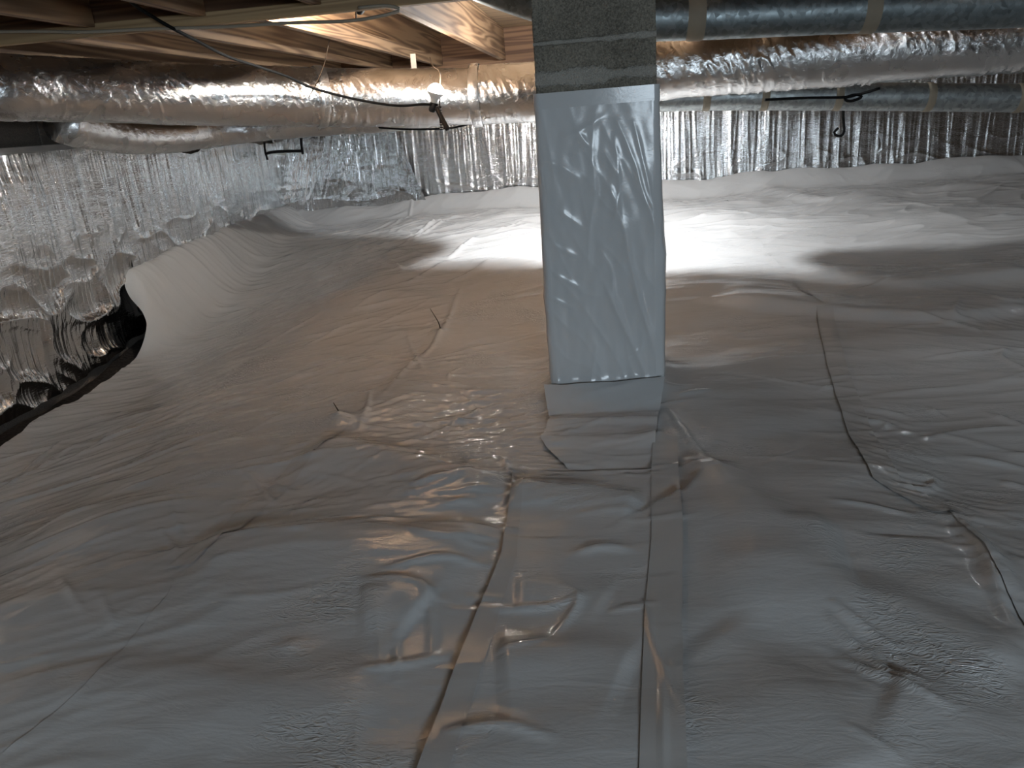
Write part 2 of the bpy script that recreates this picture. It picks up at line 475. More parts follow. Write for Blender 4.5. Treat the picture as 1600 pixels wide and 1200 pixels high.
FOLDS = [  # crest polyline in photograph, height, width towards viewer, width away
    ([(490, 700), (560, 713), (640, 735), (720, 758), (800, 778)], 0.063, 0.15, 0.07),
    ([(300, 862), (420, 845), (520, 838), (640, 845), (775, 850)], 0.048, 0.16, 0.06),
    ([(560, 945), (620, 938), (675, 952)], 0.036, 0.12, 0.05),
    ([(795, 775), (880, 783), (1010, 795)], 0.050, 0.09, 0.06),
    ([(1062, 742), (1110, 742), (1160, 785), (1215, 828), (1320, 838)], 0.055, 0.20, 0.08),
    ([(770, 1045), (900, 1030), (1000, 1045)], 0.026, 0.12, 0.06),
    ([(800, 930), (880, 925), (960, 940)], 0.016, 0.07, 0.05),
    ([(1090, 905), (1220, 895), (1350, 945), (1500, 1000), (1620, 1060)], 0.030, 0.16, 0.08),
    ([(-20, 1085), (200, 1060), (400, 1080), (620, 1065)], 0.022, 0.12, 0.06),
    ([(1100, 985), (1200, 1050), (1290, 1130), (1380, 1230)], 0.024, 0.12, 0.07),
    ([(1380, 1080), (1500, 1130), (1620, 1230)], 0.022, 0.10, 0.07),
    ([(60, 830), (180, 800), (330, 790), (430, 800)], 0.026, 0.16, 0.10),
    ([(230, 700), (330, 690), (450, 700)], 0.020, 0.12, 0.08),
    ([(1100, 466), (1290, 490), (1400, 498), (1500, 497), (1620, 478)], 0.060, 0.05, 0.25),
    ([(1240, 432), (1330, 440), (1420, 446), (1490, 440), (1620, 424)], 0.045, 0.06, 0.25),
    ([(600, 395), (680, 412), (760, 415), (850, 410)], 0.020, 0.06, 0.10),
    ([(430, 360), (560, 350), (700, 352), (830, 330)], 0.030, 0.10, 0.10),
    ([(1050, 300), (1180, 298), (1290, 315), (1420, 300), (1620, 290)], 0.040, 0.09, 0.12),
    ([(1050, 340), (1200, 342), (1340, 352), (1500, 335), (1640, 325)], 0.025, 0.10, 0.14),
]
CREASE = [  # thin raised wrinkles: polyline, height, half width
    ([(-10, 792), (90, 765), (200, 730), (280, 700), (345, 676)], 0.012, 0.012),
    ([(-10, 770), (60, 735), (110, 705), (170, 690), (240, 655)], 0.010, 0.010),
    ([(110, 722), (170, 690), (250, 655), (330, 620)], 0.009, 0.010),
    ([(20, 755), (60, 720), (100, 690)], 0.008, 0.010),
    ([(480, 540), (530, 515), (585, 497)], 0.010, 0.010),
    ([(400, 545), (440, 525), (500, 490)], 0.010, 0.012),
    ([(550, 485), (590, 462), (630, 450)], 0.009, 0.010),
    ([(490, 475), (540, 455)], 0.008, 0.010),
    ([(555, 372), (600, 364), (640, 365)], 0.016, 0.012),
    ([(600, 383), (650, 368), (690, 345), (740, 335)], 0.018, 0.013),
    ([(630, 383), (670, 362), (700, 345)], 0.014, 0.012),
    ([(620, 352), (650, 335)], 0.012, 0.012), ([(580, 415), (640, 420)], 0.012, 0.012),
    ([(640, 440), (670, 425), (700, 412)], 0.014, 0.02), ([(700, 440), (740, 425), (770, 410)], 0.014, 0.02),
    ([(700, 405), (730, 380), (745, 370)], 0.02, 0.02), ([(600, 400), (630, 425)], 0.016, 0.02),
    ([(335, 740), (390, 745), (425, 785)], 0.007, 0.007), ([(250, 830), (275, 860), (280, 885)], 0.007, 0.007),
    ([(95, 905), (120, 945), (135, 965)], 0.006, 0.007), ([(160, 940), (180, 980)], 0.006, 0.007),
    ([(270, 800), (290, 850)], 0.006, 0.007), ([(600, 620), (640, 575), (690, 520), (720, 450)], 0.009, 0.012),
    ([(635, 520), (660, 580)], 0.008, 0.010), ([(580, 610), (575, 640), (560, 670)], 0.010, 0.010),
    ([(1045, 640), (1080, 690), (1110, 722)], 0.010, 0.010), ([(1050, 660), (1090, 710), (1140, 760)], 0.008, 0.010),
    ([(1045, 575), (1080, 570)], 0.007, 0.008), ([(1045, 545), (1075, 540)], 0.007, 0.008),
    ([(1060, 620), (1110, 612)], 0.008, 0.010), ([(1110, 690), (1135, 692)], 0.006, 0.007),
    ([(560, 700), (650, 690), (760, 640), (850, 632)], 0.008, 0.012), ([(600, 665), (700, 660), (790, 655)], 0.010, 0.010),
    ([(640, 600), (740, 618), (840, 612)], 0.010, 0.012), ([(660, 640), (760, 632), (860, 622)], 0.008, 0.009),
    ([(700, 720), (780, 715), (800, 770)], 0.008, 0.009), ([(650, 825), (740, 830), (800, 838)], 0.010, 0.012),
    ([(640, 842), (700, 855), (775, 848)], 0.010, 0.010), ([(600, 900), (680, 885), (765, 890)], 0.010, 0.010),
    ([(560, 915), (640, 920), (690, 945)], 0.010, 0.012), ([(590, 930), (592, 1000), (600, 1060)], 0.005, 0.006),
    ([(618, 990), (622, 1070)], 0.005, 0.006), ([(648, 900), (672, 950), (676, 1030)], 0.006, 0.007),
    ([(555, 1120), (558, 1200)], 0.005, 0.006), ([(690, 1030), (640, 1040), (560, 1050)], 0.008, 0.010),
    ([(900, 870), (940, 862), (985, 864)], 0.012, 0.014), ([(880, 925), (905, 945), (870, 1000)], 0.008, 0.010),
    ([(770, 960), (850, 958), (910, 940)], 0.008, 0.009), ([(780, 1030), (850, 1015)], 0.007, 0.008),
    ([(700, 1150), (780, 1140), (860, 1160)], 0.008, 0.010),
    ([(1300, 958), (1340, 985), (1400, 1025)], 0.009, 0.008), ([(1295, 975), (1330, 1010), (1365, 1035)], 0.009, 0.008),
    ([(1315, 1035), (1390, 1070), (1440, 1097), (1478, 1116)], 0.009, 0.008), ([(1350, 1030), (1400, 1065), (1440, 1078)], 0.008, 0.008),
    ([(1320, 1145), (1370, 1170), (1410, 1195)], 0.005, 0.006),
    ([(1500, 830), (1535, 870), (1570, 960), (1610, 1010)], 0.016, 0.02), ([(1480, 800), (1530, 850), (1590, 930), (1630, 960)], 0.014, 0.015),
    ([(1430, 500), (1500, 512), (1530, 520)], 0.016, 0.015), ([(1500, 480), (1490, 500), (1530, 505)], 0.012, 0.012),
    ([(1570, 545), (1565, 560), (1600, 580)], 0.014, 0.014), ([(1545, 470), (1575, 480), (1610, 468)], 0.012, 0.012),
    ([(1545, 650), (1600, 672)], 0.010, 0.012), ([(1510, 718), (1560, 725), (1610, 735)], 0.010, 0.012),
    ([(1565, 752), (1610, 765)], 0.010, 0.010), ([(1440, 560), (1520, 552), (1600, 546)], 0.008, 0.010),
    ([(1440, 690), (1520, 678), (1600, 672)], 0.008, 0.010), ([(1365, 642), (1412, 652)], 0.008, 0.008), ([(1450, 640), (1476, 655)], 0.008, 0.008),
    ([(1410, 760), (1450, 765), (1460, 750), (1420, 740)], 0.010, 0.008), ([(1350, 660), (1385, 665), (1375, 675)], 0.008, 0.007),
    ([(1012, 960), (1020, 1010), (1036, 1050), (1055, 1095), (1076, 1132)], 0.007, 0.007), ([(1034, 1062), (1036, 1130), (1037, 1210)], 0.005, 0.005),
    ([(1300, 780), (1360, 790), (1420, 805)], 0.008, 0.010),
]
TENTS = [(531, 655, 0.030, 0.045), (690, 523, 0.02, 0.05), (1030, 690, 0.02, 0.04), (455, 1008, 0.012, 0.03)]

GL0 = gpix(1385, 1035)
rg = random.Random(5)
# long sweeping stretch wrinkles of the left sheet, and fans elsewhere
d0 = gpix(345, 676) - gpix(-10, 792); d0 /= np.linalg.norm(d0)
RAND = []
for i in range(150):
    c = np.array([rg.uniform(-2.4, -0.3), rg.uniform(1.7, 5.2)])
    L = rg.uniform(0.12, 0.6); a = rg.gauss(0, 0.22); dd = np.array([d0[0] * math.cos(a) - d0[1] * math.sin(a), d0[0] * math.sin(a) + d0[1] * math.cos(a)])
    nn = np.array([-dd[1], dd[0]]); k = rg.uniform(-0.06, 0.06)
    RAND.append((np.array([c - dd * L / 2, c + nn * k * L, c + dd * L / 2]), rg.uniform(0.002, 0.007), rg.uniform(0.006, 0.014)))
for i in range(110):
    c = np.array([rg.uniform(0.4, 3.0), rg.uniform(1.2, 4.6)]); L = rg.uniform(0.1, 0.5); a = rg.gauss(-0.35 if c[1] < 2.4 else 0.05, 0.25)
    dd = np.array([math.cos(a), math.sin(a)]); nn = np.array([-dd[1], dd[0]])
    RAND.append((np.array([c - dd * L / 2, c + nn * rg.uniform(-.05, .05) * L, c + dd * L / 2]), rg.uniform(0.002, 0.006), rg.uniform(0.006, 0.013)))
for i in range(150):
    c = np.array([rg.gauss(-0.45, 0.32), rg.gauss(2.3, 0.45)]); L = rg.uniform(0.06, 0.3); a = rg.gauss(0.1, 0.35)
    dd = np.array([math.cos(a), math.sin(a)]); nn = np.array([-dd[1], dd[0]])
    RAND.append((np.array([c - dd * L / 2, c + nn * rg.uniform(-.08, .08) * L, c + dd * L / 2]), rg.uniform(0.002, 0.006), rg.uniform(0.005, 0.010)))
for i in range(60):
    c = np.array([rg.uniform(-2.4, 3.2), rg.uniform(4.6, 6.1)]); L = rg.uniform(0.2, 0.7); a = rg.gauss(0.1, 0.35)
    dd = np.array([math.cos(a), math.sin(a)]); nn = np.array([-dd[1], dd[0]])
    RAND.append((np.array([c - dd * L / 2, c + nn * rg.uniform(-.1, .1) * L, c + dd * L / 2]), rg.uniform(0.004, 0.010), rg.uniform(0.01, 0.02)))

def dense(poly, n=9):
    p = smooth_path(np.c_[poly, np.zeros(len(poly))], n * (len(poly) - 1) + 1); return p[:, :2]
FOLDS_W = [(dense(gpoly(p)), h, wf, wb) for p, h, wf, wb in FOLDS]
CREASE_W = [(dense(gpoly(p), 5), h, w) for p, h, w in CREASE] + [(dense(p, 4), h, w) for p, h, w in RAND]
TENTS_W = [(gpix(a, b), h, w) for a, b, h, w in TENTS]

def polydist(X, Y, poly, reach):
    """distance to a polyline, signed distance along Y and run along it, on the vertices within reach"""
    lo = poly.min(0) - reach; hi = poly.max(0) + reach
    idx = np.nonzero((X > lo[0]) & (X < hi[0]) & (Y > lo[1]) & (Y < hi[1]))[0]
    if not len(idx): return None
    x = X[idx]; y = Y[idx]; best = np.full(len(idx), 1e9); sy = np.zeros(len(idx)); t_ = np.zeros(len(idx))
    n = len(poly) - 1
    for i in range(n):
        a, b = poly[i], poly[i + 1]; e = b - a; l2 = max(e @ e, 1e-12)
        t = np.clip(((x - a[0]) * e[0] + (y - a[1]) * e[1]) / l2, 0, 1)
        dx = x - (a[0] + t * e[0]); dy = y - (a[1] + t * e[1]); d = dx * dx + dy * dy
        m = d < best; best[m] = d[m]; sy[m] = dy[m]; t_[m] = (i + t[m]) / n
    return idx, np.sqrt(best), sy, t_

def relief(X, Y):
    """folds, creases and crinkles of the plastic, flattened arrays"""
    h = np.zeros_like(X)
    # broad soft undulation, drawn out across the view
    a, b = rot(X, Y, 8)
    h += 0.012 * N4(a * 1.6, b * 4.2) + 0.004 * N5(a * 3.5 + 7, b * 8.0)
    # warped direction for the small wrinkles
    wx = X + 0.12 * N1(X * 1.7, Y * 1.7); wy = Y + 0.12 * N2(X * 1.7 + 9, Y * 1.7)
    left = sstep(-0.2, -1.2, X); right = sstep(0.3, 1.0, X)
    mid = np.exp(-(((X + 0.45) / 0.55) ** 2 + ((Y - 2.35) / 0.6) ** 2))
    a, b = rot(wx, wy, 24); h += left * (0.004 * ridge(N3(a * 2.2, b * 9), 2) + 0.0022 * ridge(N6(a * 5, b * 22), 2))
    a, b = rot(wx, wy, -14); h += right * (0.0022 * ridge(N5(a * 1.8, b * 9), 2) + 0.0010 * ridge(N4(a * 4, b * 20), 2))
    a, b = rot(wx, wy, 6); h += mid * (0.004 * ridge(N6(a * 4, b * 13), 2) + 0.0036 * ridge(N3(a * 9 + 5, b * 26), 1.5))
    gl = np.exp(-((X - s3(Y) - 0.06) / 0.12) ** 2) * sstep(2.6, 2.3, Y) + 1.0 * np.exp(-(((X - GL0[0]) / 0.11) ** 2 + ((Y - GL0[1]) / 0.10) ** 2)) + 0.8 * sstep(1.0, 1.5, X) * sstep(0.25, 0.6, N2(X * 1.6, Y * 2.6))
    a, b = rot(wx, wy, -38); h += gl * (0.0035 * ridge(N3(a * 7 + 4, b * 22), 1.5) + 0.0022 * ridge(N1(a * 18 + 4, b * 50), 1.5))
    far = sstep(4.3, 5.0, Y); a, b = rot(wx, wy, 18); h += far * 0.008 * ridge(N1(a * 2.5, b * 7), 2)
    for poly, hh, wf, wb in FOLDS_W:
        r = polydist(X, Y, poly, 2.2 * max(wf, wb))
        if r is None: continue
        idx, d, sy, t = r
        ww = np.where(sy < 0, wf, wb)
        end = sstep(0, 0.12, t) * sstep(1, 0.88, t)
        h[idx] += 0.62 * hh * np.exp(-(d / ww) ** 2) * (0.25 + 0.75 * end)
    for poly, hh, w_ in CREASE_W:
        r = polydist(X, Y, poly, 3 * w_)
        if r is None: continue
        idx, d, sy, t = r
        taper = np.sin(np.pi * np.clip(t * 0.9 + 0.05, 0, 1)) ** 0.6
        h[idx] += hh * taper * np.exp(-np.abs(d / w_) ** 1.5)
    for c, hh, w_ in TENTS_W:
        d = np.hypot(X - c[0], Y - c[1]); h += hh * np.exp(-d / w_)
    return h

def lip(X, Y):
    """turned up against the far and left walls"""
    z1 = 0.13 * sstep(YB - 0.26, YB - 0.05, Y) * (1 + 0.12 * N2(X * 3, X * 0))
    z2 = (0.36 - 0.20 * sstep(4.4, 6.0, Y)) * sstep(XL + 0.42, XL + 0.05, X) ** 1.5 * sstep(3.75, 4.05, Y + 0.1 * N1(X * 5, Y * 2))
    return np.maximum(z1, z2)

def sheet_z(X, Y, off=0.0):
    s = X.shape; X = X.ravel(); Y = Y.ravel()
    z = g(X, Y) + relief(X, Y) + lip(X, Y) + off
    # rises to the pier foot
    dx = np.maximum(np.abs(X) - 0.2, 0); dy = np.maximum(np.abs(Y - 2.85) - 0.2, 0)
    z += 0.035 * np.exp(-(np.hypot(dx, dy) / 0.06))
    return z.reshape(s)

YN, YE = 0.25, YB - 0.045
def yrows(a, b):
    n = int((b - a) / 0.0085); return np.linspace(a, b, n)
def seam_fn(pts, ext=True):
    p = gpoly(pts); p = p[np.argsort(p[:, 1])]
    return lambda y: np.interp(y, p[:, 1], p[:, 0]), p
seam0, p0 = seam_fn([(730, 430), (690, 505), (640, 570), (590, 620), (540, 655), (480, 722), (430, 770), (360, 832), (285, 893), (265, 935), (205, 1005), (130, 1090), (20, 1170), (-100, 1260)])
seam3, p3 = seam_fn([(1265, 470), (1288, 490), (1310, 580), (1345, 680), (1385, 752), (1440, 782), (1482, 805), (1535, 868), (1600, 985), (1660, 1100)])
def s0(y): return np.where(y > p0[-1, 1], p0[-1, 0] + 0.05 * (y - p0[-1, 1]), seam0(y))
def s3(y): return np.where(y > p3[-1, 1], p3[-1, 0] - 0.02 * (y - p3[-1, 1]), seam3(y))
def left_edge(y):
    ragged = 0.03 * N1(y * 2.2, y * 0) + 0.012 * N2(y * 8, y * 0)
    return XL + 0.20 + ragged + (-0.16 - ragged) * sstep(3.85, 4.0, y)

def sheet(name, fl, fr, dxs, off, label, mat=M_SHEET, y0=YN, y1=YE, curl_l=0.0, curl_r=0.0):
    y = yrows(y0, y1); n = int(max((fr(y) - fl(y)).max() / dxs, 8))
    u = np.linspace(0, 1, n)
    X = fl(y)[:, None] * (1 - u) + fr(y)[:, None] * u; Y = np.repeat(y[:, None], n, 1)
    Z = sheet_z(X, Y, off)
    if curl_l: Z += curl_l * np.exp(-((X - fl(y)[:, None]) / 0.012))
    if curl_r: Z += curl_r * np.exp(-((fr(y)[:, None] - X) / 0.012))
    o = grid_obj(name, np.stack([X, Y, Z], -1), mat, flip=True)
    return tag(o, label, 'plastic sheet')
sheet('plastic_sheet', left_edge, lambda y: s0(y) + 0.04, 0.0088, 0.0, 'white plastic ground sheet on the left with long stretch wrinkles, turned up at the wall')
sheet('plastic_sheet', s0, lambda y: s3(y) + 0.04, 0.0088, 0.0015, 'broad middle white plastic ground sheet around the block pier', curl_l=0.001)
sheet('plastic_sheet', s3, lambda y: np.full_like(y, 3.9), 0.010, 0.003, 'glossy dark-looking plastic ground sheet on the right, beyond the taped seam', curl_l=0.002)

# patch laid before the pier, between the slanting edge and the taped edge
sA, pA = seam_fn([(802, 745), (800, 776), (783, 880), (745, 966), (700, 1080), (655, 1200), (630, 1270)])
sB, pB = seam_fn([(1020, 690), (1018, 740), (1018, 850), (1008, 960), (1004, 1050), (999, 1200), (997, 1270)])
y1p = gpix(900, 745)[1]
def strip_sheet(name, fl, fr, y0, y1, off, mat, label, cat, n=70, dy=0.008, flat=0.0, group=None):
    y = np.linspace(y0, y1, int((y1 - y0) / dy)); u = np.linspace(0, 1, n)
    X = fl(y)[:, None] * (1 - u) + fr(y)[:, None] * u; Y = np.repeat(y[:, None], n, 1)
    Z = sheet_z(X, Y, off)
    Z += 0.003 * (u[None, :] < 0.02) * 0
    o = grid_obj(name, np.stack([X, Y, Z], -1), mat, flip=True)
    return tag(o, label, cat, group)
strip_sheet('plastic_patch', sA, lambda y: sB(y) + 0.02, 0.62, y1p, 0.010, M_SHEET, 'narrow plastic patch running from the pier foot to the bottom edge, slanting left side', 'plastic sheet', n=90)
strip_sheet('seam_tape', lambda y: sA(y) + 0.001, lambda y: sA(y) + 0.055 - 0.02 * sstep(1.2, 1.7, y), 0.64, y1p - 0.01, 0.0125, M_TAPE, 'bluish strip standing for the fold along the slanting edge of the plastic patch', 'tape', n=12, group='seam tapes on the plastic')  # stands for the folded edge of the patch, drawn as a tape strip
strip_sheet('seam_tape', sB, lambda y: sB(y) + 0.075 + 0.003 * N1(y * 9, y * 0), 0.62, gpix(1040, 690)[1], 0.013, M_TAPE, 'wide clear tape strip running from the right pier foot straight to the bottom edge', 'tape', n=14, group='seam tapes on the plastic')
strip_sheet('seam_tape', lambda y: s3(y) - 0.035, lambda y: s3(y) + 0.035, gpix(1482, 805)[1], gpix(1290, 492)[1], 0.0075, M_TAPE, 'tape strip along the right hand seam among bright glints', 'tape', n=14, group='seam tapes on the plastic')
strip_sheet('seam_tape', lambda y: s0(y) - 0.03, lambda y: s0(y) + 0.03, gpix(285, 893)[1], gpix(540, 658)[1], 0.0045, M_TAPE, 'tape strip slanting down left from the twig tent', 'tape', n=12, group='seam tapes on the plastic')
strip_sheet('seam_tape', lambda y: s0(y) - 0.025, lambda y: s0(y) + 0.025, gpix(560, 650)[1], gpix(690, 505)[1], 0.0045, M_TAPE, 'tape strip slanting up right from the twig tent towards the lit bank', 'tape', n=12, group='seam tapes on the plastic')

# twigs that poke the plastic up
for (a, b, c, lab) in (((533, 652), (528, 642), (521, 629), 'small dark twig sticking up from the plastic peak left of the pier'), ((689, 521), (684, 503), (672, 482), 'thin dark twig lying on the plastic below the lit bank')):
    p = gpix(*a); z = float(sheet_z(np.array([p[0]]), np.array([p[1]]))[0])
    base = np.array([p[0], p[1], z - 0.005]); Yt = p[1]
    q1 = onY(*b, Yt + 0.004); q2 = onY(*c, Yt + 0.01)
    tag(tube('twig', [base, q1 + [0.002, 0, 0], q2], np.linspace(0.0028, 0.0012, 14), M_TWIG, n=14, seg=6), lab, 'twig')

# ------------------------------------------------------------------ plastic wrap round the pier
wrap = empty('pier_wrap', (0, 2.62, -1.0), 'shiny white plastic sheet wrapped and creased around the block pier', 'plastic sheet')
def wrap_mesh():
    ztop, zbot = 0.043, -1.03
    nz = 200; zz = np.linspace(ztop, zbot, nz)
    hx, hy, r = 0.200, 0.208, 0.022
    # rounded rectangle, denser on the front
    pts = []
    def seg(a, b, n): return [np.array(a) * (1 - t) + np.array(b) * t for t in np.linspace(0, 1, n, endpoint=False)]
    def arc(cx, cy, a0, a1, n): return [np.array([cx + r * math.cos(t), cy + r * math.sin(t)]) for t in np.linspace(a0, a1, n, endpoint=False)]
    pts += seg((-hx + r, -hy), (hx - r, -hy), 90); pts += arc(hx - r, -hy + r, -math.pi / 2, 0, 8)
    pts += seg((hx, -hy + r), (hx, hy - r), 40); pts += arc(hx - r, hy - r, 0, math.pi / 2, 6)
    pts += seg((hx - r, hy), (-hx + r, hy), 30); pts += arc(-hx + r, hy - r, math.pi / 2, math.pi, 6)
    pts += seg((-hx, hy - r), (-hx, -hy + r), 40); pts += arc(-hx + r, -hy + r, math.pi, 1.5 * math.pi, 8)
    B = np.array(pts); nrm = B / np.linalg.norm(B, axis=1)[:, None]
    X = np.repeat(B[None, :, 0], nz, 0); Y = np.repeat(B[None, :, 1] + 2.85, nz, 0); Z = np.repeat(zz[:, None], len(B), 1)
    t = np.arange(len(B)) / len(B)
    T = np.repeat(t[None], nz, 0)
    s = np.cumsum(np.r_[0, np.linalg.norm(np.diff(B, axis=0), axis=1)]); Sx = np.repeat(s[None], nz, 0)
    disp = 0.004 * (N1(Sx * 6, Z * 2.5) + 1) + 0.0015 * ridge(N2(Sx * 11 + Z * 5, Z * 4), 2) + 0.0015 * N3(Sx * 30, Z * 12)
    low = sstep(0.043, -0.25, Z)
    disp = disp * (0.3 + 0.9 * low)
    # hand placed folds on the front, from the photograph
    FR = [([(930, 172), (925, 240), (930, 300), (921, 360), (920, 420)], 0.006, 0.012), ([(943, 440), (970, 500), (997, 557), (1012, 600)], 0.010, 0.012),
          ([(955, 300), (975, 360), (985, 410), (1000, 470), (1020, 540), (1034, 585)], 0.012, 0.013), ([(965, 190), (990, 250), (1005, 300), (1022, 350), (1035, 420)], 0.012, 0.013),
          ([(990, 190), (1000, 230), (1018, 310), (1025, 330)], 0.008, 0.010), ([(960, 215), (968, 290), (960, 340)], 0.007, 0.010),
          ([(932, 540), (926, 580), (920, 620)], 0.006, 0.01), ([(875, 330), (905, 352)], 0.006, 0.010), ([(868, 385), (903, 402)], 0.007, 0.010), ([(873, 432), (905, 450)], 0.007, 0.009),
          ([(860, 465), (892, 480)], 0.006, 0.009), ([(880, 215), (915, 200), (945, 180)], 0.006, 0.012), ([(845, 250), (880, 262), (910, 285)], 0.008, 0.02),
          ([(905, 208), (915, 222), (920, 230)], 0.008, 0.009), ([(945, 240), (958, 262), (966, 275)], 0.008, 0.01), ([(1000, 590), (985, 592)], 0.005, 0.008),
          ([(940, 395), (955, 420), (958, 455)], 0.006, 0.009), ([(975, 560), (1000, 545), (1005, 520)], 0.006, 0.009)]
    Xf = X.ravel(); Zf = Z.ravel(); dd = disp.ravel().copy(); front = (Y < 2.70).ravel()
    for poly, h, wdt in FR:
        P = np.array([onY(a, b, 2.635)[[0, 2]] for a, b in poly]); P = dense(P, 6)
        rr = polydist(Xf, Zf, P, 3 * wdt)
        if rr is None: continue
        idx, d, sy, tt = rr
        dd[idx] += 0.5 * h * front[idx] * np.exp(-np.abs(d / wdt) ** 1.4) * np.sin(np.pi * np.clip(tt * 0.9 + 0.05, 0, 1)) ** 0.5
    disp = dd.reshape(disp.shape)
    # flare at the foot, mostly to the front; slight bulge low on the right
    fl = 0.06 * sstep(-0.88, -1.03, Z) ** 1.8 * (np.abs(B[None, :, 1] + hy) < 1e-6)
    bulge = 0.016 * np.exp(-((Z + 0.55) / 0.3) ** 2)
    off = disp + fl + bulge * np.clip(nrm[None, :, 0], 0, 1)
    outn = np.stack([np.where(np.abs(B[:, 0]) > hx - r, np.sign(B[:, 0]), 0), np.where(np.abs(B[:, 1]) > hy - r, np.sign(B[:, 1]), 0)], -1).astype(float)
    outn /= np.maximum(np.linalg.norm(outn, axis=1)[:, None], 1e-6)
    X = X + off * outn[None, :, 0]; Y = Y + off * outn[None, :, 1]
    Z = Z + 0.004 * N4(Sx * 8, 0 * Sx) * sstep(0.0, 0.043, Z)
    return np.stack([X, Y, Z], -1)
grid_obj('wrap_sheet', wrap_mesh(), M_WRAP, wrap, cv=True, flip=False)
# taped top hem
nz = 8; P = []
for k, z in enumerate(np.linspace(0.050, 0.002, nz)):
    ring = []
    hx, hy, r = 0.203, 0.211, 0.022
    for i in range(4):
        cx = (hx - r) * (1, 1, -1, -1)[i]; cy = (hy - r) * (-1, 1, 1, -1)[i]
        for t in np.linspace(-math.pi / 2, 0, 7): ring.append((cx + r * math.cos(t + i * math.pi / 2), 2.85 + cy + r * math.sin(t + i * math.pi / 2), z + 0.0))
    P.append(ring)
grid_obj('top_hem', np.array(P), M_WRAP, wrap, cv=True)['label'] = 'flat taped hem along the top edge of the wrap'

# apron of the wrap spread on the ground before the pier
ya, yb_ = gpix(935, 738)[1], 2.60
yy = np.linspace(ya, yb_, 70); uu = np.linspace(0, 1, 80)
edgeL = np.interp(yy, [ya, gpix(860, 715)[1], gpix(845, 695)[1], gpix(862, 660)[1], yb_], [gpix(890, 730)[0], gpix(866, 715)[0], gpix(845, 695)[0], gpix(860, 660)[0], -0.225])
edgeR = np.interp(yy, [ya, 2.45, 2.60], [gpix(1019, 720)[0], gpix(1030, 650)[0], 0.205])
AX = edgeL[:, None] * (1 - uu) + edgeR[:, None] * uu; AY = np.repeat(yy[:, None], 80, 1)
AZ = sheet_z(AX, AY, 0.0) + 0.002 + 0.007 * sstep(ya, ya + 0.06, AY)
AZ = AZ + 0.016 * np.exp(-((AY - (2.40 - 0.25 * (AX + 0.2) * 0.5)) / 0.035) ** 2) + 0.014 * np.exp(-((AY - (2.24 - 0.20 * (AX + 0.2) * 0.5)) / 0.035) ** 2) + 0.0025 * ridge(N2(AX * 4, AY * 14), 2)
AZ = AZ + 0.05 * sstep(2.46, 2.60, AY)
tag(grid_obj('wrap_apron', np.stack([AX, AY, AZ], -1), M_WRAP, flip=True), 'plastic apron spread on the ground in soft folds at the pier foot', 'plastic sheet')

# ------------------------------------------------------------------ foil lining of the walls
def foil_panel(axis, a0, a1, ztop, zbot, label, seed, bulge=0.02, slant=0.0, off=0.0, fold=0.0, res=0.007, mat=None, shear=0.0, rib=1.0):
    na = int((a1 - a0) / res); 
    A = np.linspace(a0, a1, na)
    zt = ztop(A); zb = zbot(A); nzv = int((zt - zb).max() / res)
    v = np.linspace(0, 1, nzv)
    Z = zt[:, None] * (1 - v) + zb[:, None] * v; AA = np.repeat(A[:, None], nzv, 1)
    As = AA + slant * (zt[:, None] - Z)
    n1, n2, n3 = Noise(seed), Noise(seed + 1), Noise(seed + 2)
    d = bulge * (n1(As * 1.8, Z * 1.5) + 0.6) + rib * (0.006 * n2(As * 14, Z * 1.2) + 0.0035 * ridge(n3(As * 24, Z * 1.0), 2))
    d += 0.010 * ridge(n2(As * 3 + Z * 2.0, Z * 5 - As), 3) * sstep(-0.25, -0.8, Z) + 0.0012 * n3(As * 9, Z * 26)
    d += 0.6 * fold * ridge(n1(As * 2.5 + Z * 1.5, Z * 3.5), 2) * sstep(-0.45, -0.85, Z)
    d = np.maximum(d, -0.012) + 0.016 + off
    if axis == 'Y': P = np.stack([XL + d, AA, Z], -1)
    else: P = np.stack([AA + shear * (zt[:, None] - Z) * sstep(0.3, 1.0, (AA - a0) / (a1 - a0)), YB - d, Z], -1)
    o = grid_obj('foil_panel', P, mat or M_FOILWALL, flip=(axis == 'X'))
    return tag(o, label, 'foil insulation', 'foil insulation lining the walls')
def topL(a): return 0.0 + 0.012 * N1(a * 3, a * 0) - 0.10 * np.exp(-((a - 5.05) / 0.28) ** 2) - 0.09 * sstep(5.5, 6.2, a) + 0.012 * N2(a * 9, a * 0) * sstep(4.6, 5.0, a)
def botL(a): return np.array(g(XL + 0.05 + 0 * a, a)) - 0.0 + 0.02 * N2(a * 5, a * 0)
foil_panel('Y', 1.2, 4.14, topL, botL, 'crumpled foil insulation panel at the near end of the left wall', 101, 0.030, 0.0, 0.0, 0.05)
foil_panel('Y', 4.10, 6.44, topL, lambda a: botL(a) - 0.0, 'foil insulation panel with fine vertical ribs towards the far left corner', 111, 0.012, 0.0, 0.014, 0.02)
def topB(a): return 0.03 + 0.01 * N1(a * 3, a * 0)
def botB(a): return np.array(g(a, 6.4 + 0 * a)) + 0.0
foil_panel('X', XL + 0.03, -1.65, lambda a: topB(a) - 0.02, botB, 'pale draped foil insulation panel in the far left corner under the black bracket', 121, 0.05, 0.35, 0.02, 0.03, shear=0.35)
foil_panel('X', -1.70, 0.30, topB, botB, 'dark glinting foil insulation on the far wall left of the pier', 131, 0.010, 0.0, 0.0, mat=M_FOILBACK)
foil_panel('X', 0.27, 2.16, lambda a: topB(a) + 0.0, botB, 'bright ribbed foil insulation on the far wall just right of the pier', 141, 0.012, 0.0, 0.010, mat=M_FOILBACK)
foil_panel('X', 2.13, 3.9, lambda a: topB(a) + 0.0, botB, 'brownish foil insulation at the right end of the far wall', 151, 0.016, 0.0, 0.0, mat=M_FOILBACK)
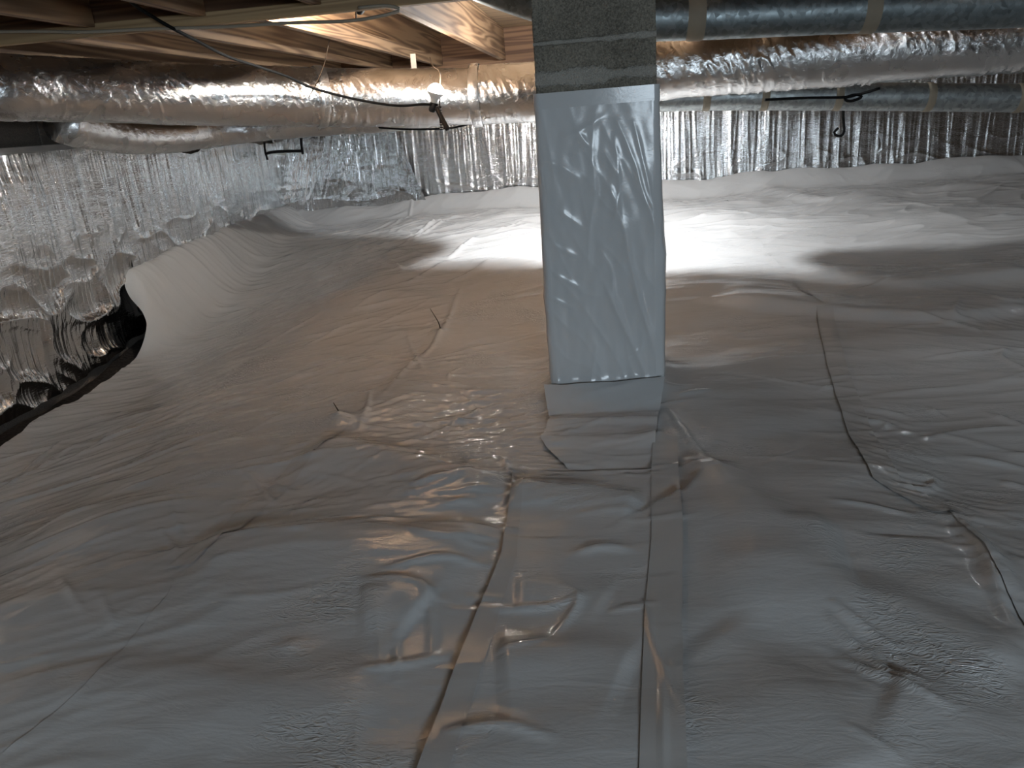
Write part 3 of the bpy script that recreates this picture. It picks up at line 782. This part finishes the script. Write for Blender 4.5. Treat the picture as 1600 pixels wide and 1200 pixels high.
bar = box('termination_bar', XL + 0.001, XL + 0.045, 1.2, 5.4, -0.008, 0.022, M_GREYSTRIP, None, 0.002)
tag(bar, 'thin grey bar clamping the top edge of the left foil', 'trim strip')

# ------------------------------------------------------------------ ducts
def foil_duct(path, r, n, seg, seed, amp=1.0, squash=1.0):
    path = smooth_path(path, n); T, N, B = tube_frames(path)
    a = np.linspace(0, 2 * np.pi, seg, endpoint=False)
    s = np.r_[0, np.cumsum(np.linalg.norm(np.diff(path, axis=0), axis=1))]
    SS, AA = np.meshgrid(s, a, indexing='ij')
    n1, n2, n3 = Noise(seed), Noise(seed + 1), Noise(seed + 2)
    ca, sa = np.cos(AA), np.sin(AA)
    rm = float(np.mean(r)); arc = ca * rm; arc2 = sa * rm
    d = 0.007 * n1(SS * 2.2, ca * 0.8 + sa * 0.5) + 0.003 * n2(SS * 9 + arc2 * 5, ca * 1.5 + 3 + sa)
    d += amp * ((0.3 + 1.4 * sstep(-0.2, 0.5, n1(SS * 1.6 + 20, AA * 0.7))) * (0.0035 * ridge(n3(SS * 17 + arc * 6 + arc2 * 9, arc2 * 9 + arc * 4), 2) + 0.002 * ridge(n2(SS * 42 + arc2 * 24, arc2 * 16 + 4), 2)))
    rr = (r if np.isscalar(r) else np.interp(np.linspace(0, 1, n), np.linspace(0, 1, len(r)), r)[:, None]) + d - 0.004
    rr[0] *= 0.01; rr[-1] *= 0.01
    return path[:, None, :] + rr[..., None] * (ca[..., None] * N[:, None, :] + squash * sa[..., None] * B[:, None, :]), path

# main insulated duct
def cpt(px, py, Y): return onY(px, py, Y)
D1 = [tuple(onY(-60, 137, 3.07)), tuple(onY(0, 138, 3.13)), tuple(onY(100, 141, 3.35)), tuple(onY(300, 148, 3.78)), tuple(onY(520, 152, 4.18)), tuple(onY(640, 152, 4.36)), tuple(onY(755, 152, 4.45))]
md = empty('insulated_duct', onY(500, 200, 4.2), 'large round foil wrapped duct at upper left behind the lit bulb', 'duct')
P, pth = foil_duct(D1, (0.134, 0.142, 0.15, 0.15), 420, 120, 201, 0.7)
grid_obj('foil_jacket', P, M_FOILDUCT, md, cv=True)
D1b = [tuple(onY(738, 150, 4.45)), tuple(onY(790, 146, 4.45)), (-0.15, 4.41, 0.095), (0.10, 4.35, 0.125), (0.33, 4.31, 0.150), (1.0, 4.30, 0.155), (2.2, 4.30, 0.152), (3.4, 4.30, 0.15), (4.4, 4.30, 0.15)]
md2 = empty('insulated_duct', (1.5, 4.30, 0.0), 'crinkled foil wrapped duct running behind the pier to the right edge', 'duct')
P, pth2 = foil_duct(D1b, 0.155, 700, 120, 221, 1.4)
grid_obj('foil_jacket', P, M_FOILDUCT, md2, cv=True)
# coupling seam where the sections meet
c0 = np.array(onY(742, 151, 4.45)); 
def ring_band(name, path, s0_, s1_, r, mat, parent, n=6, seg=48):
    q = smooth_path(path, 400); s = np.r_[0, np.cumsum(np.linalg.norm(np.diff(q, axis=0), axis=1))]
    qq = np.linspace(s0_, s1_, n); c = np.stack([np.interp(qq, s, q[:, k]) for k in range(3)], -1)
    T, N, B = tube_frames(c); a = np.linspace(0, 2 * np.pi, seg, endpoint=False)
    rr = np.full(n, r); rr[0] -= 0.004; rr[-1] -= 0.004
    P = c[:, None, :] + rr[:, None, None] * (np.cos(a)[None, :, None] * N[:, None, :] + np.sin(a)[None, :, None] * B[:, None, :])
    return grid_obj(name, P, mat, parent, cv=True)
ring_band('joint_collar', D1b, 0.0, 0.05, 0.166, M_FOILTAPE, md2)
ring_band('tape_band', D1, 1.55, 1.60, 0.1535, M_FOILTAPE, md)
# end cap shape (rounded shoulder of the left section)
# second, lower duct behind it
D2 = [tuple(onY(92, 190, 3.56)), tuple(onY(150, 204, 3.8)), tuple(onY(230, 212, 4.15)), tuple(onY(340, 202, 4.55)), tuple(onY(480, 188, 4.72)), tuple(onY(600, 180, 4.82)), tuple(onY(690, 170, 4.86)), (-0.70, 4.83, 0.06), (-0.54, 4.77, 0.06), (-0.40, 4.69, 0.07), (-0.29, 4.60, 0.085)]
md3 = empty('branch_duct', onY(300, 230, 4.5), 'lower sagging foil duct peeping out beneath the large left duct', 'duct')
P, pth3 = foil_duct(D2, 0.10, 260, 70, 241, 1.0)
grid_obj('foil_jacket', P, M_FOILDUCT, md3, cv=True)

# galvanised pipes at right
U = [(-0.50, 3.33, 0.53), (-0.38, 3.33, 0.475), (-0.22, 3.33, 0.41), (0.02, 3.33, 0.325), (0.30, 3.33, 0.296), (1.0, 3.34, 0.265), (1.62, 3.36, 0.235), (2.3, 3.38, 0.215), (3.2, 3.4, 0.2)]
ug = empty('steel_duct', (1.2, 3.33, 0.2), 'dark galvanised steel duct along the top right edge of the photo', 'duct')
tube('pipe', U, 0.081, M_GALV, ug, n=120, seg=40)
for x0, wd in ((0.39, 0.07), (1.03, 0.06)):
    L0 = [p for p in U]
    q = smooth_path(U, 600); i = int(np.argmin(np.abs(q[:, 0] - x0))); s = np.cumsum(np.r_[0, np.linalg.norm(np.diff(q, axis=0), axis=1)])[i]
    ring_band('joint_tape', U, s - wd / 2, s + wd / 2, 0.0845, M_MASKTAPE, ug)
Lw = [(0.33, 4.50, 0.012), (0.58, 4.49, 0.000), (1.0, 4.48, -0.030), (1.5, 4.48, -0.070), (2.2, 4.48, -0.130), (2.8, 4.47, -0.172), (3.6, 4.46, -0.225)]
lg = empty('steel_duct', (1.6, 4.58, -0.2), 'pale galvanised steel duct with tape bands under the right foil duct', 'duct')
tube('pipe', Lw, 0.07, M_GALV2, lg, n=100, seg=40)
q = smooth_path(Lw, 600); sq = np.cumsum(np.r_[0, np.linalg.norm(np.diff(q, axis=0), axis=1)])
for px in (1105, 1195, 1308, 1450, 1592):
    x0 = onY(px, 160, 4.47)[0]; s = sq[int(np.argmin(np.abs(q[:, 0] - x0)))]
    ring_band('joint_tape', Lw, s - 0.022, s + 0.022, 0.073, M_MASKTAPE, lg)

# hangers
def strap(p, q, wd, label, mat=M_STRAP):
    p = np.array(p); q = np.array(q); V = []
    for c in (p, q):
        V += [c + [-wd / 2, -0.001, 0], c + [wd / 2, -0.001, 0], c + [wd / 2, 0.001, 0], c + [-wd / 2, 0.001, 0]]
    f = [[0, 1, 5, 4], [1, 2, 6, 5], [2, 3, 7, 6], [3, 0, 4, 7], [3, 2, 1, 0], [4, 5, 6, 7]]
    return tag(link_mesh('duct_strap', V, f, mat, None, False), label, 'strap')
strap(onY(645, 84, 4.55), onY(648, 118, 4.55), 0.03, 'pale metal strap hanging the left duct beneath the glowing joist')
hw = tube('hanger_wire', [onX(517, 38, -1.594) + [0.004, 0, 0], onY(515, 60, 3.95), onY(505, 105, 3.95), onY(489, 140, 3.96), onY(478, 160, 3.99), onY(468, 182, 4.01)], 0.0022, M_BROWNWIRE, n=40, seg=6)
tag(hw, 'thin dark wire hooked on a joist nail and looped round the left duct', 'wire')
hk = tube('joist_nail', [onX(517, 40, -1.594) + [-0.01, 0, 0], onX(517, 40, -1.594) + [0.03, 0, 0.0], onX(517, 40, -1.594) + [0.035, 0, 0.012]], 0.003, M_TWIG, n=10, seg=6)
tag(hk, 'small bent nail in the joist that holds the hanger wire', 'nail')

# ------------------------------------------------------------------ bulbs
def bulb(root_loc, axis, glow, label, r=0.032, group='light bulbs on the cord', added_shade=False):
    axis = np.array(axis, float); axis /= np.linalg.norm(axis)
    c = np.array(root_loc, float)
    t = empty('light_bulb', c, label, 'light bulb', group)
    e1 = np.cross(axis, [0.3, 1, 0.1]); e1 /= np.linalg.norm(e1); e2 = np.cross(axis, e1)
    def lathe(name, prof, mat, seg=20):
        a = np.linspace(0, 2 * np.pi, seg, endpoint=False)
        P = np.array([[c + axis * h + rr * (math.cos(t_) * e1 + math.sin(t_) * e2) for t_ in a] for rr, h in prof])
        return grid_obj(name, P, mat, t, cv=True)
    k = r / 0.032
    prof = [(r * math.sin(t_), 0.012 + -r * math.cos(t_)) for t_ in np.linspace(1.45, math.pi - 0.02, 12)]
    lathe('globe', prof, glow)
    lathe('base', [(0.0008, -0.045), (0.014, -0.045), (0.016, -0.03), (0.024, -0.015), (0.0255 * k, -0.004), (0.0325 * k, 0.006), (0.0335 * k, 0.0125), (0.0325 * k, 0.0135), (0.001, 0.0085)], M_BULBBASE)
    lathe('socket', [(0.0008, -0.085), (0.013, -0.085), (0.018, -0.078), (0.018, -0.042), (0.0145, -0.038), (0.0008, -0.038)], M_BLACKPL)
    if added_shade: lathe('added_shade', [(0.020, -0.03), (0.030, -0.024), (0.044, 0.004), (0.056, 0.034), (0.0575, 0.034), (0.046, 0.003), (0.032, -0.026), (0.020, -0.032)], M_STRAP)  # unseen cup, added to keep the bulb's light off the ground
    return t
BF = np.array(onY(680, 148, 4.08))
bf = bulb(BF, (0.35, -0.1, 1.0), M_GLOW_F, 'glowing bare light bulb hanging in front of the left foil duct', r=0.042)
# black prongs of the lamp clip below the bulb
pr1 = [onY(682, 168, 4.07), onY(691, 186, 4.06), onY(700, 203, 4.05)]
pr2 = [onY(687, 166, 4.09), onY(689, 186, 4.09), onY(690, 203, 4.09)]
tube('clip_arm', pr1, np.linspace(0.012, 0.0135, 10), M_BLACKPL, bf, n=10, seg=8)
ca = tube('clip_arm', pr2, 0.0085, M_BLACKPL, bf, n=10, seg=8)
for f_ in (0.1, 0.2, 0.32, 0.72, 0.82, 0.92):
    p = pr2[0] * (1 - f_) + pr2[2] * f_; q_ = p + (pr2[2] - pr2[0]) * 0.035
    tube('stripe', [p, q_], 0.0093, M_STRIPE, ca, n=3, seg=8)
tube('hanging_wire', [onY(672, 90, 4.3), onY(676, 102, 4.2), onY(686, 110, 4.14), onY(688, 122, 4.12), onY(687, 142, 4.11), onY(687, 166, 4.10)], 0.0032, M_BROWNWIRE, bf, n=30, seg=6)

BB = np.array([0.0, 4.57, 0.315])
bb = bulb(BB, (0, 0.05, -1.0), M_GLOW_B, 'light bulb hidden behind the pier that lights the far bank')
tube('hanging_wire', [BB + [0, -0.004, 0.085], BB + [0, -0.004, 0.12], BB + [0.002, 0.0, ZS - BB[2] - 0.02]], 0.0032, M_BROWNWIRE, bb, n=10, seg=6)
BG = np.array([-0.90, 3.08, 0.45])
bg = bulb(BG, (-0.66, 0.28, 0.72), M_GLOW_G, 'unseen light bulb with an added shade up in the joist bay behind the girder, lighting the white joist', added_shade=True)
tube('hanging_wire', [BG + [0.02, -0.01, -0.07], BG + [0.04, -0.05, -0.06], BG + [0.05, -0.08, 0.16]], 0.0032, M_BROWNWIRE, bg, n=10, seg=6)
BR = np.array([1.36, 3.30, 0.47])
br = bulb(BR, (0, -0.35, -1.0), M_GLOW_R, 'light bulb up in the joist bay above the dark steel duct', r=0.022)
BS = np.array([3.1, 3.7, 0.42])
bs = bulb(BS, (-0.3, -0.3, -1.0), M_GLOW_R, 'light bulb out of sight to the right', r=0.022)
tube('hanging_wire', [BS + [0.02, 0.02, 0.08], BS + [0.02, 0.02, 0.2]], 0.0032, M_BROWNWIRE, bs, n=4, seg=6)
tube('hanging_wire', [BR + [0, 0.025, 0.07], BR + [0, 0.025, 0.15]], 0.0032, M_BROWNWIRE, br, n=4, seg=6)
BL = np.array([-1.75, 0.55, -0.30])
bl = bulb(BL, (0, 0, -1.0), M_GLOW_L, 'light bulb out of sight to the left')
tube('hanging_wire', [BL + [0, 0, 0.085], BL + [0, 0, ZJ - BL[2] + 0.2]], 0.0032, M_BROWNWIRE, bl, n=4, seg=6)

# ------------------------------------------------------------------ cords and cables
cord = tube('extension_cord', [onY(170, -40, 2.3), onY(205, 3, 2.55), onY(240, 27, 2.68), onY(275, 47, 2.74), onY(310, 65, 2.93), onY(355, 88, 3.25), onY(400, 103, 3.5), onY(450, 120, 3.7), onY(490, 138, 3.85), onY(560, 156, 3.98), onY(620, 165, 4.03), onY(660, 163, 4.06), onY(684, 164, 4.08)], 0.0062, M_BLACK, n=120, seg=8)
tag(cord, 'black electric cord swagging from the top left down to the lit bulb', 'cord')
c2 = tube('extension_cord', [onY(572, 196, 4.80), onY(600, 200, 4.72), onY(640, 202, 4.6), onY(690, 201, 4.5), onY(725, 196, 4.60), (-0.40, 4.615, 0.02), (-0.2, 4.66, 0.2), BB + [-0.03, 0.01, 0.10], BB + [-0.002, -0.004, 0.085]], 0.0055, M_BLACK, n=60, seg=8)
tag(c2, 'black cord slung under the left duct towards the pier', 'cord')
wc = tube('cable', [onY(-30, 50, 2.735), onY(60, 49, 2.735), onY(130, 50, 2.735), onY(240, 45, 2.735), onY(345, 42, 2.735), onY(450, 36, 2.73), onY(540, 33, 2.72), onY(590, 26, 2.72), onY(625, 16, 2.735), onY(605, 9, 2.735), onY(560, 12, 2.735)], 0.0055, M_CABLE, n=110, seg=8)
tag(wc, 'pale cable stapled along the girder ledger and looping at its end', 'cable')
# bracket in the far left corner
bk = empty('corner_bracket', onY(440, 236, 6.15), 'black angle bracket at the far left corner over the foil', 'bracket')
tube('wall_stub', [onY(470, 214, 6.2), onY(470, 214, 6.47)], 0.011, M_BLACK, bk, n=4, seg=8)
tube('bar', [onY(416, 240, 6.1), onY(430, 237, 6.12), onY(472, 236, 6.2)], 0.011, M_BLACK, bk, n=8, seg=8)
tube('upright', [onY(470, 208, 6.2), onY(471, 226, 6.2), onY(473, 241, 6.2)], 0.011, M_BLACK, bk, n=8, seg=8)
tube('upright', [onY(413, 222, 6.1), onY(414, 235, 6.1), onY(418, 250, 6.1)], 0.009, M_BLACK, bk, n=8, seg=8)
# black cord and coil at right
c3 = tube('cord_coil', [onY(1195, 156, 4.370), onY(1260, 153, 4.385), onY(1320, 152, 4.405), onY(1340, 148, 4.400), onY(1346, 152, 4.395), onY(1330, 158, 4.395), onY(1320, 155, 4.400), onY(1330, 149, 4.400), onY(1344, 147, 4.395), onY(1375, 138, 4.350)], 0.007, M_BLACK, n=90, seg=8)
tag(c3, 'black cord with a small coil across the pale steel duct', 'cord')
c4 = tube('hanging_cord', [[onY(1318, 170, 6.40)[0], 6.40, ZJ - 0.041], onY(1318, 170, 6.3), onY(1318, 190, 6.3), onY(1319, 206, 6.3), onY(1312, 213, 6.32), onY(1303, 208, 6.33), onY(1310, 200, 6.33)], 0.010, M_BLACK, n=40, seg=8)
tag(c4, 'short black cord with hooked end hanging against the far foil, right', 'cord')

# ------------------------------------------------------------------ lift everything so the ground lies near zero
for o in ROOTS:
    o.location.z += ZO
